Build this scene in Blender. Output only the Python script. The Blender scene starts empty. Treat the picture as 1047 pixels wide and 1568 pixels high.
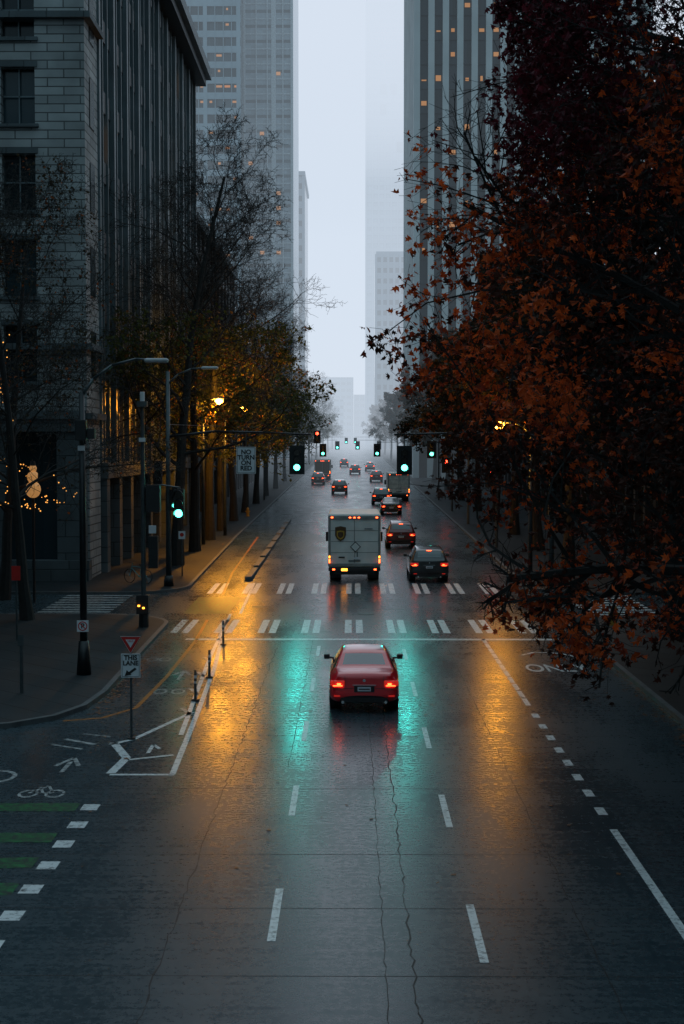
import bpy, bmesh, math, random
from mathutils import Vector, Matrix, noise
R = random.Random(7)
scene = bpy.context.scene
rad = math.radians

def gz(y):
    return 0.0 if y < 60 else 0.012*(y-60)

# ------------------------------------------------------------ materials
def new_mat(name):
    m = bpy.data.materials.new(name); m.use_nodes = True
    nt = m.node_tree
    b = nt.nodes.get('Principled BSDF')
    return m, nt, b
def N(nt, t, **kw):
    n = nt.nodes.new(t)
    for k, v in kw.items():
        if k in n.inputs: n.inputs[k].default_value = v
        else: setattr(n, k, v)
    return n
def ramp(nt, fac, a, b, ca=(0,0,0,1), cb=(1,1,1,1)):
    r = nt.nodes.new('ShaderNodeValToRGB')
    r.color_ramp.elements[0].position = a; r.color_ramp.elements[1].position = b
    r.color_ramp.elements[0].color = ca; r.color_ramp.elements[1].color = cb
    nt.links.new(fac, r.inputs['Fac']); return r.outputs['Color']
def c4(c, k=1.0): return (c[0]*k, c[1]*k, c[2]*k, 1)

def mat(name, col, rough=0.6, metal=0.0, var=0.25, scale=3.0, emit=None, es=0.0, coat=0.0, bump=0.0, spec=0.5):
    m, nt, b = new_mat(name)
    g = N(nt, 'ShaderNodeTexCoord')
    n = N(nt, 'ShaderNodeTexNoise', Scale=scale, Detail=5.0)
    nt.links.new(g.outputs['Object'], n.inputs['Vector'])
    cr = ramp(nt, n.outputs['Fac'], 0.3, 0.7, c4(col, 1-var), c4(col, 1+var))
    nt.links.new(cr, b.inputs['Base Color'])
    b.inputs['Roughness'].default_value = rough
    b.inputs['Metallic'].default_value = metal
    b.inputs['Coat Weight'].default_value = coat
    b.inputs['Coat Roughness'].default_value = 0.08
    b.inputs['Specular IOR Level'].default_value = spec
    if bump:
        bp = N(nt, 'ShaderNodeBump', Strength=bump, Distance=0.02)
        nt.links.new(n.outputs['Fac'], bp.inputs['Height'])
        nt.links.new(bp.outputs['Normal'], b.inputs['Normal'])
    if emit:
        b.inputs['Emission Color'].default_value = c4(emit)
        b.inputs['Emission Strength'].default_value = es
    return m

def road_mat(name, dark, light, r0, r1):
    m, nt, b = new_mat(name)
    g = N(nt, 'ShaderNodeNewGeometry')
    mp = N(nt, 'ShaderNodeMapping'); mp.inputs['Scale'].default_value = (1, 0.25, 1)
    nt.links.new(g.outputs['Position'], mp.inputs['Vector'])
    n1 = N(nt, 'ShaderNodeTexNoise', Scale=0.55, Detail=6.0, Roughness=0.6)
    nt.links.new(mp.outputs['Vector'], n1.inputs['Vector'])
    n2 = N(nt, 'ShaderNodeTexNoise', Scale=9.0, Detail=8.0, Roughness=0.7)
    nt.links.new(g.outputs['Position'], n2.inputs['Vector'])
    mp2 = N(nt, 'ShaderNodeMapping'); mp2.inputs['Scale'].default_value = (0.35, 6.0, 1)
    nt.links.new(g.outputs['Position'], mp2.inputs['Vector'])
    n3 = N(nt, 'ShaderNodeTexNoise', Scale=1.0, Detail=4.0, Roughness=0.6)
    nt.links.new(mp2.outputs['Vector'], n3.inputs['Vector'])
    a = N(nt, 'ShaderNodeMath', operation='MULTIPLY'); a.inputs[1].default_value = 0.5
    nt.links.new(n2.outputs['Fac'], a.inputs[0])
    a2 = N(nt, 'ShaderNodeMath', operation='MULTIPLY_ADD'); a2.inputs[1].default_value = 0.2
    nt.links.new(n3.outputs['Fac'], a2.inputs[0]); nt.links.new(a.outputs[0], a2.inputs[2])
    s = N(nt, 'ShaderNodeMath', operation='MULTIPLY_ADD'); s.inputs[1].default_value = 0.4
    nt.links.new(n1.outputs['Fac'], s.inputs[0]); nt.links.new(a2.outputs[0], s.inputs[2])
    nt.links.new(ramp(nt, s.outputs[0], 0.42, 0.66, c4(dark), c4(light)), b.inputs['Base Color'])
    mr = N(nt, 'ShaderNodeMapRange'); mr.inputs[1].default_value = 0.44; mr.inputs[2].default_value = 0.64
    mr.inputs[3].default_value = r0; mr.inputs[4].default_value = r1
    nt.links.new(s.outputs[0], mr.inputs[0]); nt.links.new(mr.outputs[0], b.inputs['Roughness'])
    bp = N(nt, 'ShaderNodeBump', Strength=0.12, Distance=0.008)
    nt.links.new(s.outputs[0], bp.inputs['Height']); nt.links.new(bp.outputs['Normal'], b.inputs['Normal'])
    return m

def paint_mat(name, col, under=(0.03,0.035,0.04), wear=0.42, rough=0.35):
    m, nt, b = new_mat(name)
    g = N(nt, 'ShaderNodeNewGeometry')
    n = N(nt, 'ShaderNodeTexNoise', Scale=7.0, Detail=8.0, Roughness=0.75)
    nt.links.new(g.outputs['Position'], n.inputs['Vector'])
    nt.links.new(ramp(nt, n.outputs['Fac'], wear-0.06, wear+0.1, c4(under), c4(col)), b.inputs['Base Color'])
    b.inputs['Roughness'].default_value = rough
    return m

def stone_mat(name, col, bw=1.2, bh=0.4, mortar=0.35):
    m, nt, b = new_mat(name)
    g = N(nt, 'ShaderNodeNewGeometry')
    sp = N(nt, 'ShaderNodeSeparateXYZ'); nt.links.new(g.outputs['Position'], sp.inputs[0])
    ad = N(nt, 'ShaderNodeMath', operation='ADD')
    nt.links.new(sp.outputs['X'], ad.inputs[0]); nt.links.new(sp.outputs['Y'], ad.inputs[1])
    cb = N(nt, 'ShaderNodeCombineXYZ')
    nt.links.new(ad.outputs[0], cb.inputs['X']); nt.links.new(sp.outputs['Z'], cb.inputs['Y'])
    br = N(nt, 'ShaderNodeTexBrick', Scale=1.0)
    br.inputs['Brick Width'].default_value = bw; br.inputs['Row Height'].default_value = bh
    br.inputs['Mortar Size'].default_value = 0.035; br.inputs['Mortar Smooth'].default_value = 0.4
    br.inputs['Color1'].default_value = c4(col, 1.15); br.inputs['Color2'].default_value = c4(col, 0.82)
    br.inputs['Mortar'].default_value = c4(col, mortar)
    nt.links.new(cb.outputs[0], br.inputs['Vector'])
    n = N(nt, 'ShaderNodeTexNoise', Scale=0.5, Detail=8.0)
    nt.links.new(g.outputs['Position'], n.inputs['Vector'])
    mx = N(nt, 'ShaderNodeMix', data_type='RGBA', blend_type='MULTIPLY'); mx.inputs[0].default_value = 0.8
    nt.links.new(br.outputs['Color'], mx.inputs[6])
    nt.links.new(ramp(nt, n.outputs['Fac'], 0.3, 0.7, (.55,.55,.55,1), (1.1,1.1,1.1,1)), mx.inputs[7])
    nt.links.new(mx.outputs[2], b.inputs['Base Color'])
    b.inputs['Roughness'].default_value = 0.75
    bp = N(nt, 'ShaderNodeBump', Strength=0.6, Distance=0.05); bp.invert = True
    nt.links.new(br.outputs['Fac'], bp.inputs['Height']); nt.links.new(bp.outputs['Normal'], b.inputs['Normal'])
    return m

def glass_mat(name, col, cell=(1.5,1.5,3.5), rough=0.12, var=0.5, metal=0.0):
    m, nt, b = new_mat(name)
    g = N(nt, 'ShaderNodeNewGeometry')
    dv = N(nt, 'ShaderNodeVectorMath', operation='DIVIDE'); dv.inputs[1].default_value = cell
    fl = N(nt, 'ShaderNodeVectorMath', operation='FLOOR')
    wn = N(nt, 'ShaderNodeTexWhiteNoise')
    nt.links.new(g.outputs['Position'], dv.inputs[0]); nt.links.new(dv.outputs[0], fl.inputs[0]); nt.links.new(fl.outputs[0], wn.inputs['Vector'])
    nt.links.new(ramp(nt, wn.outputs['Value'], 0.0, 1.0, c4(col, 1-var), c4(col, 1+var)), b.inputs['Base Color'])
    b.inputs['Roughness'].default_value = rough; b.inputs['Metallic'].default_value = metal
    return m

def leaf_mat(name):
    m, nt, b = new_mat(name)
    at = N(nt, 'ShaderNodeAttribute'); at.attribute_name = 'Col'
    b.inputs['Roughness'].default_value = 0.55
    b.inputs['Specular IOR Level'].default_value = 0.3
    nt.links.new(at.outputs['Color'], b.inputs['Base Color'])
    tr = N(nt, 'ShaderNodeBsdfTranslucent'); nt.links.new(at.outputs['Color'], tr.inputs['Color'])
    mx = N(nt, 'ShaderNodeMixShader'); mx.inputs[0].default_value = 0.45
    out = nt.nodes['Material Output']
    nt.links.new(b.outputs[0], mx.inputs[1]); nt.links.new(tr.outputs[0], mx.inputs[2]); nt.links.new(mx.outputs[0], out.inputs['Surface'])
    return m

M = {}
M['road'] = road_mat('wet_asphalt', (0.018,0.035,0.045), (0.053,0.083,0.098), 0.18, 0.36)
M['ground'] = mat('ground_dark', (0.03,0.034,0.036), 0.7, scale=0.3)
M['pave'] = stone_mat('pavement_slabs', (0.022,0.029,0.033), 1.5, 1.5, 0.5)
M['pave'].node_tree.nodes['Principled BSDF'].inputs['Roughness'].default_value = 0.6
M['pave'].node_tree.nodes['Principled BSDF'].inputs['Specular IOR Level'].default_value = 0.25
M['kerb'] = mat('kerb_concrete', (0.09,0.10,0.105), 0.55, scale=4)
M['white'] = paint_mat('white_road_paint', (0.80,0.82,0.82), wear=0.40)
M['wornwhite'] = paint_mat('worn_white_paint', (0.55,0.57,0.57), wear=0.46)
M['yellow'] = paint_mat('yellow_road_paint', (0.55,0.18,0.02), wear=0.40)
M['green'] = paint_mat('green_bike_paint', (0.02,0.20,0.06), wear=0.49)
M['tar'] = mat('tar_seam', (0.010,0.012,0.014), 0.5, spec=0.3)
M['black'] = mat('black_metal', (0.012,0.014,0.016), 0.4)
M['steel'] = mat('grey_pole_metal', (0.08,0.095,0.10), 0.4, 0.4)
M['lamphead'] = mat('lamp_head_metal', (0.5,0.52,0.54), 0.4, 0.0)
M['rubber'] = mat('tyre_rubber', (0.012,0.012,0.013), 0.7)
M['rim'] = mat('wheel_rim', (0.25,0.26,0.27), 0.3, 0.9)
M['signwhite'] = mat('sign_white', (0.75,0.77,0.80), 0.5, var=0.06)
M['signred'] = mat('sign_red', (0.6,0.02,0.015), 0.5, var=0.1)
M['signblack'] = mat('sign_black', (0.01,0.01,0.01), 0.5)
M['carglass'] = mat('car_glass', (0.02,0.028,0.032), 0.05, var=0.1, coat=1.0, spec=1.0)
M['plastic'] = mat('dark_plastic', (0.02,0.02,0.022), 0.5)
M['taillow'] = mat('tail_lamp_red', (0.35,0.005,0.005), 0.2, emit=(1,0.03,0.015), es=0.35, coat=1)
M['tailhi'] = mat('brake_lamp_lit', (0.6,0.02,0.01), 0.2, emit=(1,0.09,0.02), es=9)
M['amber'] = mat('amber_lamp_lit', (0.6,0.2,0.01), 0.2, emit=(1,0.33,0.03), es=6)
M['redsig'] = mat('red_signal_lit', (0.6,0.02,0.01), 0.2, emit=(1,0.05,0.02), es=14)
M['greensig'] = mat('green_signal_lit', (0.0,0.6,0.4), 0.2, emit=(0.10,1,0.72), es=7)
M['siggreenoff'] = mat('signal_lens_dark', (0.02,0.015,0.01), 0.2)
M['sodium'] = mat('sodium_lamp_lit', (0.8,0.4,0.05), 0.3, emit=(1,0.40,0.03), es=40)
M['warm'] = mat('warm_fairy_light', (0.8,0.4,0.1), 0.3, emit=(1,0.42,0.08), es=1.5)
M['winwarm'] = mat('lit_window_warm', (0.2,0.12,0.05), 0.4, emit=(1,0.42,0.13), es=0.34, var=0.5, scale=0.5)
M['bark'] = mat('bark_dark', (0.022,0.021,0.020), 0.85, scale=6, bump=0.5)
M['leaf'] = leaf_mat('leaves')
M['plate'] = mat('number_plate', (0.7,0.72,0.78), 0.4, var=0.1)
M['chrome'] = mat('chrome_trim', (0.6,0.6,0.6), 0.15, 1.0)

# ------------------------------------------------------------ mesh builder
class MB:
    def __init__(s): s.v=[]; s.f=[]; s.m=[]; s.mats=[]
    def mi(s, k):
        if k not in s.mats: s.mats.append(k)
        return s.mats.index(k)
    def face(s, pts, k):
        i=len(s.v); s.v += [tuple(p) for p in pts]; s.f.append(tuple(range(i,i+len(pts)))); s.m.append(s.mi(k))
    def box(s, x0,x1,y0,y1,z0,z1,k):
        i=len(s.v)
        s.v += [(x0,y0,z0),(x1,y0,z0),(x1,y1,z0),(x0,y1,z0),(x0,y0,z1),(x1,y0,z1),(x1,y1,z1),(x0,y1,z1)]
        for q in ((0,3,2,1),(4,5,6,7),(0,1,5,4),(1,2,6,5),(2,3,7,6),(3,0,4,7)):
            s.f.append(tuple(i+a for a in q)); s.m.append(s.mi(k))
    def tube(s, p0,p1,r0,r1,k,n=10,cap=True):
        p0=Vector(p0); p1=Vector(p1); d=(p1-p0).normalized()
        a=d.cross(Vector((0,0,1)) if abs(d.z)<0.95 else Vector((1,0,0))).normalized(); b=d.cross(a)
        i=len(s.v)
        for p,r in ((p0,r0),(p1,r1)):
            for j in range(n):
                t=2*math.pi*j/n; s.v.append(tuple(p+a*(r*math.cos(t))+b*(r*math.sin(t))))
        for j in range(n):
            s.f.append((i+j,i+(j+1)%n,i+n+(j+1)%n,i+n+j)); s.m.append(s.mi(k))
        if cap:
            s.f.append(tuple(i+j for j in range(n))[::-1]); s.m.append(s.mi(k))
            s.f.append(tuple(i+n+j for j in range(n))); s.m.append(s.mi(k))
    def path(s, pts, r0, r1, k, n=8):
        m=len(pts)-1
        for q in range(m):
            s.tube(pts[q],pts[q+1], r0+(r1-r0)*q/m, r0+(r1-r0)*(q+1)/m, k, n)
    def sphere(s, c, r, k, n=8, sz=1.0):
        i=len(s.v); h=n//2
        for a in range(h+1):
            ph=math.pi*a/h
            for b in range(n):
                t=2*math.pi*b/n
                s.v.append((c[0]+r*math.sin(ph)*math.cos(t), c[1]+r*math.sin(ph)*math.sin(t), c[2]+r*sz*math.cos(ph)))
        for a in range(h):
            for b in range(n):
                s.f.append((i+a*n+b,i+(a+1)*n+b,i+(a+1)*n+(b+1)%n,i+a*n+(b+1)%n)); s.m.append(s.mi(k))
    def obj(s, name, parent=None, loc=(0,0,0), smooth=False, bevel=0.0, rz=0.0):
        me=bpy.data.meshes.new(name); me.from_pydata(s.v,[],s.f)
        for k in s.mats: me.materials.append(M[k])
        me.polygons.foreach_set('material_index', s.m)
        if smooth: me.polygons.foreach_set('use_smooth',[True]*len(s.f))
        me.update()
        o=bpy.data.objects.new(name, me); scene.collection.objects.link(o); o.location=loc; o.rotation_euler[2]=rz
        if parent: o.parent=parent
        if bevel:
            bm=o.modifiers.new('bevel','BEVEL'); bm.width=bevel; bm.segments=2; bm.limit_method='ANGLE'
        return o
def empty(name, loc=(0,0,0), rz=0.0):
    e=bpy.data.objects.new(name,None); scene.collection.objects.link(e); e.location=loc; e.rotation_euler[2]=rz; e.empty_display_size=0.3
    return e
def text(body, parent, loc, size, k, name='lettering', rot=(math.pi/2,0,0), fat=0.032):
    cu=bpy.data.curves.new(name,'FONT'); cu.body=body; cu.size=size; cu.align_x='CENTER'; cu.align_y='CENTER'; cu.extrude=0.003
    cu.space_line=0.85; cu.offset=size*fat
    cu.materials.append(M[k]); o=bpy.data.objects.new(name,cu); scene.collection.objects.link(o)
    o.parent=parent; o.location=loc; o.rotation_euler=rot
    return o
def light(parent, loc, power, col, r, name='lamp_light', kind='POINT'):
    l=bpy.data.lights.new(name,kind); l.energy=power; l.color=col
    o=bpy.data.objects.new(name,l); scene.collection.objects.link(o); o.parent=parent; o.location=loc
    if kind=='AREA':
        l.shape='DISK'; l.size=r*2; l.spread=rad(130); o.rotation_euler=(rad(72),0,math.pi)
    else: l.shadow_soft_size=r
    return o

# ------------------------------------------------------------ ground / road / pavements
YS=[-80,0,20,40,60,80,120,200,400,900]
def strip(mb, x0,x1,ys,dz,k):
    for a,b in zip(ys[:-1],ys[1:]):
        mb.face([(x0,a,gz(a)+dz),(x1,a,gz(a)+dz),(x1,b,gz(b)+dz),(x0,b,gz(b)+dz)],k)
g=MB(); strip(g,-2500,2500,[-600,60,900,3500],0,'ground'); g.obj('ground')
r=MB(); strip(r,-70,70,YS,0.004,'road'); r.obj('road')

def block(name, pts, kerbw=0.16, h=0.13, ybreaks=()):
    bm=bmesh.new(); vs=[bm.verts.new((x,y,0)) for x,y in pts]; bm.faces.new(vs)
    bm.normal_update()
    for yb in ybreaks:
        bmesh.ops.bisect_plane(bm, geom=bm.verts[:]+bm.edges[:]+bm.faces[:], plane_co=(0,yb,0), plane_no=(0,1,0))
    ins=bmesh.ops.inset_region(bm, faces=bm.faces[:], thickness=kerbw, use_boundary=True)
    for f in bm.faces: f.material_index=0
    for f in ins['faces']: f.material_index=1
    res=bmesh.ops.extrude_face_region(bm, geom=bm.faces[:])
    tops=set(e for e in res['geom'] if isinstance(e,bmesh.types.BMVert))
    for v in bm.verts:
        v.co.z=gz(v.co.y)+(h if v in tops else 0.0)
    bmesh.ops.recalc_face_normals(bm, faces=bm.faces[:])
    me=bpy.data.meshes.new(name); bm.to_mesh(me); bm.free()
    me.materials.append(M['pave']); me.materials.append(M['kerb'])
    for p in me.polygons:
        if abs(p.normal.z)<0.5: p.material_index=1
    o=bpy.data.objects.new(name,me); scene.collection.objects.link(o); return o
def arc(cx,cy,r,a0,a1,n=8):
    return [(cx+r*math.cos(rad(a0+(a1-a0)*i/n)), cy+r*math.sin(rad(a0+(a1-a0)*i/n))) for i in range(n+1)]
block('pavement', [(-60,33.0),(-12,33.2),(-9.6,33.7),(-8.3,34.3),(-7.4,35.3),(-6.9,36.8),(-6.75,39),(-6.9,47)]+arc(-10.0,54,3.0,0,90)+[(-60,57)])
block('pavement', [(8.15,-70),(60,-70),(60,57)]+arc(12.15,53,4.0,90,180))
block('pavement', [(-60,65)]+arc(-10.7,68,3.0,-90,0)+[(-8.0,100),(-8.0,900),(-60,900)], ybreaks=(80,120,400))
block('pavement', [(60,65),(60,900),(8.3,900)]+arc(11.3,68,3.0,180,270), ybreaks=(80,120,400))
block('pavement', [(-60,-70),(-11,-70),(-11,12),(-13,14),(-60,14)])
sep=MB()
for a in range(71,117,6):
    sep.box(-5.35,-5.0,a,a+5.6,gz(a),gz(a+6)+0.14,'kerb')
sep.obj('bike_lane_kerb',bevel=0.04)

# markings
mk=MB()
def q(x0,x1,y0,y1,k='white',dz=0.008):
    mk.face([(x0,y0,gz(y0)+dz),(x1,y0,gz(y0)+dz),(x1,y1,gz(y1)+dz),(x0,y1,gz(y1)+dz)],k)
def line(pts,w,k='white',dz=0.008):
    for (xa,ya),(xb,yb) in zip(pts[:-1],pts[1:]):
        dx,dy=xb-xa,yb-ya; L=math.hypot(dx,dy); nx,ny=-dy/L*w/2,dx/L*w/2
        mk.face([(xa+nx,ya+ny,gz(ya)+dz),(xa-nx,ya-ny,gz(ya)+dz),(xb-nx,yb-ny,gz(yb)+dz),(xb+nx,yb+ny,gz(yb)+dz)],k)
for i in range(-1,5):
    y=19.4+6.72*i; q(-1.17,-1.05,y,y+2.35)
    y=18.6+6.72*i; q(1.71,1.83,y,y+2.4)
for i in range(9):
    y=73+8*i; q(-1.17,-1.05,y,y+2.4,'wornwhite'); q(1.71,1.83,y,y+2.4,'wornwhite')
q(4.62,4.76,8,25.2)
for y in (26.2,27.6,28.95,30.3,31.6,32.95,34.3,35.7): q(4.6,4.78,y,y+0.55)
for i in range(11): q(4.62,4.76,37.4+1.2*i,38.45+1.2*i)
q(-5.9,7.5,50.1,50.5)
for k in range(9):
    xc=-6.35+1.61*k
    for s in (-0.21,0.21):
        if -6.7<xc+s<8.0:
            q(xc+s-0.13,xc+s+0.13,52.0,56.0); q(xc+s-0.13,xc+s+0.13,65.4,69.8)
for i in range(9):
    y=57.6+0.85*i; q(9.6,12.6,y,y+0.4,'white'); q(-13,-10,y,y+0.4,'wornwhite')
line([(-7.2,35.2),(-6.3,35.6),(-5.65,37),(-5.5,42),(-5.5,50),(-5.7,56)],0.12,'yellow')
line([(-5.9,65),(-6.3,75),(-6.6,100)],0.12,'yellow')
line([(-3.74,29.4),(-3.95,36),(-4.25,44),(-4.6,50)],0.13); line([(-4.05,33.5),(-4.25,38),(-4.6,46),(-4.95,58)],0.12)
line([(-5.05,29.4),(-3.7,29.4)],0.14); line([(-5.05,29.5),(-4.95,31.0),(-5.5,32.6)],0.2)
line([(-5.55,32.4),(-5.1,33.0),(-4.1,36.4)],0.13); line([(-4.9,30.8),(-3.95,31.3)],0.12)
line([(-4.55,58),(-4.8,70)],0.12)
for y in (36,39,42,45): line([(-4.1-0.02*(y-36)*2,y),(-4.45-0.02*(y-36)*2,y+1.0)],0.12,'wornwhite')
for y in (26.7,25.45,24.2,22.95,21.7,20.45,19.2,18.0):
    q(-5.12,-4.8,y-0.22,y+0.22)
for y in (26.7,24.6,23.1,21.7,20.45,19.0): q(-9,-5.2,y-0.3,y+0.3,'green')
q(-6.9,-5.0,58,64,'green')
def ring(cx,cy,r,w,sy=2.0,k='wornwhite'):
    n=16
    for i in range(n):
        a=2*math.pi*i/n; b=2*math.pi*(i+1)/n
        P=lambda t,rr:(cx+rr*math.cos(t),cy+rr*sy*math.sin(t),0.008)
        mk.face([P(a,r-w),P(a,r),P(b,r),P(b,r-w)],k)
ring(-6.38,27.75,0.2,0.06,1.6); ring(-5.85,27.75,0.2,0.06,1.6)
line([(-6.38,27.8),(-6.1,28.4),(-5.9,27.8),(-6.1,27.8),(-6.25,28.3)],0.06,'wornwhite')
line([(-6.1,29.6),(-6.1,30.6)],0.1,'wornwhite'); line([(-6.35,30.2),(-6.1,31.0),(-5.85,30.2)],0.1,'wornwhite')
line([(-6.7,33.0),(-5.9,32.4)],0.14,'wornwhite');line([(-6.9,32.4),(-6.1,31.9)],0.1,'wornwhite'); line([(-6.4,33.6),(-5.7,33.3)],0.1,'wornwhite')
line([(-4.55,31.5),(-4.55,32.4),(-4.35,31.95)],0.09); ring(-7.4,29.2,0.45,0.1,1.3)
ring(-5.35,39.5,0.2,0.06); ring(-4.85,39.5,0.2,0.06); line([(-5.1,41.5),(-5.1,43)],0.1,'wornwhite'); line([(-5.35,42.4),(-5.1,43.2),(-4.85,42.4)],0.1,'wornwhite')
ring(-6.0,45.5,0.2,0.06); ring(-6.4,45.5,0.2,0.06)
line([(5.6,46.5),(6.1,47.2),(6.9,46.9),(7.3,46.2)],0.12,'white')
mk.obj('road_markings')
o=text('ONLY',None,(6.35,43.7,0.010),1.0,'white','lane_lettering',(0,0,0),0.0); o.data.extrude=0.0; o.scale=(0.72,2.0,1); o.data.offset=0.012
ts=MB()
def seam(x,y0,y1,w,amp=0.05,k='tar'):
    y=y0; px=x
    while y<y1:
        ny=y+R.uniform(0.15,0.4); nx=x+R.uniform(-amp,amp); ww=w*R.uniform(0.5,1.3)
        ts.face([(px-ww,y,0.0062),(px+ww,y,0.0062),(nx+ww,ny,0.0062),(nx-ww,ny,0.0062)],k); px=nx; y=ny
seam(0.82,10,50,0.011,0.035); seam(-2.55,10,48,0.011,0.035); seam(3.3,10,50,0.008,0.02); seam(-1.35,30,50,0.008,0.02); seam(0.45,14,50,0.007,0.02)
for y in (15.0,18.1,20.8,23.6,28.2,33.4,40,47):
    ts.face([(-7,y,0.0056),(7.9,y,0.0056),(7.9,y+0.018,0.0056),(-7,y+0.018,0.0056)],'tar')
ts.obj('road_cracks')
for (x,y) in ((-3.9,60.5),(5.6,21.5),(0.6,58)):
    mh=MB()
    mh.tube((x,y,0.0),(x,y,0.012),0.36,0.36,'black',20); mh.tube((x,y,0.012),(x,y,0.016),0.30,0.30,'steel',20)
    mh.obj('manhole_cover')

# ------------------------------------------------------------ buildings
M['stone'] = stone_mat('stone_rusticated', (0.38,0.39,0.39), 1.6, 0.42, 0.3)
M['stone2'] = stone_mat('stone_base', (0.11,0.13,0.14), 1.8, 0.8, 0.5)
M['darkwall'] = mat('dark_facade', (0.025,0.034,0.04), 0.5, scale=0.4)
M['mullion'] = mat('facade_mullion', (0.12,0.155,0.17), 0.4, scale=0.5)
M['winglass'] = glass_mat('window_glass', (0.02,0.035,0.042), (1.7,1.7,4.2), 0.15)
M['darkglass'] = glass_mat('dark_facade_glass', (0.02,0.032,0.038), (1.5,1.5,3.8), 0.22, 0.7)
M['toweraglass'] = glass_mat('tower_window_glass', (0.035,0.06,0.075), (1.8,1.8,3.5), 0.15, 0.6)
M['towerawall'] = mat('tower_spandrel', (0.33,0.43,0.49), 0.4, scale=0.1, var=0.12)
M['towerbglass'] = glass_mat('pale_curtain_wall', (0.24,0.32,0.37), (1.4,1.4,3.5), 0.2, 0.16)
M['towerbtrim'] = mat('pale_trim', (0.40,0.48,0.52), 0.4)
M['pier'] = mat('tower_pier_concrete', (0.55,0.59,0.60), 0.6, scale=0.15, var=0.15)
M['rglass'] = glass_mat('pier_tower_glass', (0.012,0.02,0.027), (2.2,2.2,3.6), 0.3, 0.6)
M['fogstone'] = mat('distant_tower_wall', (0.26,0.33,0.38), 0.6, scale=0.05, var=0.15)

b=MB() # stone building, front face y=70
x0,x1,y0,y1,H=-48,-13,70,73,46
b.box(x0,x1-0.5,y0+0.5,y1+14,0.0,H,'winglass')
fh=4.17
def wall_y(b,x0,x1,y,zlist,xw,ww,wh,k,th=0.5):
    edges=[x0]
    for xc in sorted(xw): edges += [xc-ww/2,xc+ww/2]
    edges.append(x1)
    for i in range(0,len(edges)-1,2):
        b.box(edges[i],edges[i+1],y,y+th,zlist[0][0],zlist[-1][1],k)
    for i in range(1,len(edges)-1,2):
        for (za,zb) in zlist:
            b.box(edges[i],edges[i+1],y+0.003,y+th,za,zb-wh,k)
levels=[10.0+fh*i for i in range(9)]
zl=[(levels[i]-(fh-2.75)+0.05, levels[i]+2.80) for i in range(8)]
wx=[-16.25-3.9*i for i in range(8)]
wall_y(b,x0,x1,y0,zl,wx,1.65,2.75,'stone')
for (za,zb) in zl:
    for xc in wx:
        b.box(xc-1.0,xc+1.0,y0-0.14,y0+0.1,zb-2.75-0.18,zb-2.75,'stone2')
        b.box(xc-0.03,xc+0.03,y0+0.3,y0+0.36,zb-2.75,zb,'mullion'); b.box(xc-0.8,xc+0.8,y0+0.3,y0+0.36,zb-1.4,zb-1.33,'mullion')
        b.box(xc-0.95,xc+0.95,y0-0.06,y0+0.1,zb,zb+0.28,'stone2')
b.box(x0,x1-0.003,y0-0.25,y0+0.5,7.6,zl[0][0]-0.003,'stone2')
b.box(x0,x1+0.003,y0-0.003,y0+0.5,zl[-1][1],H,'stone')
for i in range(9):
    xc=-13.8-3.9*i; b.box(xc-0.7,xc+0.7,y0-0.1,y0+0.6,1.25,7.6,'stone2')
b.box(x0,x1+0.1,y0-0.3,y0+0.45,0.1,1.25,'stone2')
b.box(x1-0.5,x1+0.002,y0+0.5,y1+0.6,0.1,H,'stone')
for z in [zz[1]-2.6 for zz in zl]: b.box(x1,x1+0.05,y0+1.2,y0+2.4,z,z+2.4,'winglass')
for z in (7.6,11.0,27.0): b.box(x0,x1+0.35,y0-0.35,y1+0.5,z+0.6,z+0.9,'stone2')
root=empty('stone_office_building'); b.obj('walls',root)

b=MB() # dark building street facade
xa=-13.0; ya,yb,H=73.7,119,38
b.box(-45,xa-0.35,ya,yb,0.1,H,'darkglass')
n=30
for i in range(n+1):
    y=ya+(yb-ya)*i/n; w=0.42 if i%3==0 else 0.16
    b.box(xa-0.4,xa+(0.12 if i%3==0 else 0.0),y-w/2,y+w/2,6.0,H-1.2,'mullion')
for z in [6+3.7*i for i in range(9)]:
    b.box(xa-0.4,xa-0.1,ya,yb,z,z+1.1,'darkwall')
b.box(xa-1,xa+0.9,ya-0.1,yb+0.8,H-1.2,H-0.6,'darkwall'); b.box(xa-1,xa+1.3,ya-0.2,yb+1.2,H-0.6,H+0.2,'mullion')
b.box(xa-0.4,xa+0.4,ya,yb+0.2,5.2,6.0,'stone2')
for i in range(12):
    y=ya+0.6+(yb-ya-1.2)*i/11; b.box(xa-0.4,xa+0.3,y-0.45,y+0.45,0.1,5.2,'stone2')
for i in range(16):
    y=ya+(yb-ya)*(R.randrange(n)+0.5)/n; z=6+3.7*R.randrange(9)+1.3
    if R.random()<0.5: b.face([(xa-0.34,y-0.5,z),(xa-0.34,y+0.5,z),(xa-0.34,y+0.5,z+1.8),(xa-0.34,y-0.5,z+1.8)],'winwarm')
root=empty('dark_office_building'); b.obj('walls',root)

for nm,(ya,yb,H,xx) in (('brick_office_building',(121,165,26,-13.5)),('low_shop_building',(167,215,19,-14))):
    b=MB(); b.box(-45,xx-0.3,ya,yb,0.5,H,'darkglass')
    k=int((yb-ya)/3.5)
    for i in range(k+1):
        y=ya+(yb-ya)*i/k; b.box(xx-0.35,xx,y-0.4,y+0.4,1,H,'darkwall')
    for i in range(int(H/3.8)): b.box(xx-0.33,xx-0.08,ya,yb,4.5+3.8*i,5.4+3.8*i,'darkwall')
    b.box(xx-0.6,xx+0.4,ya,yb,H,H+0.8,'stone2')
    root=empty(nm); b.obj('walls',root)

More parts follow.
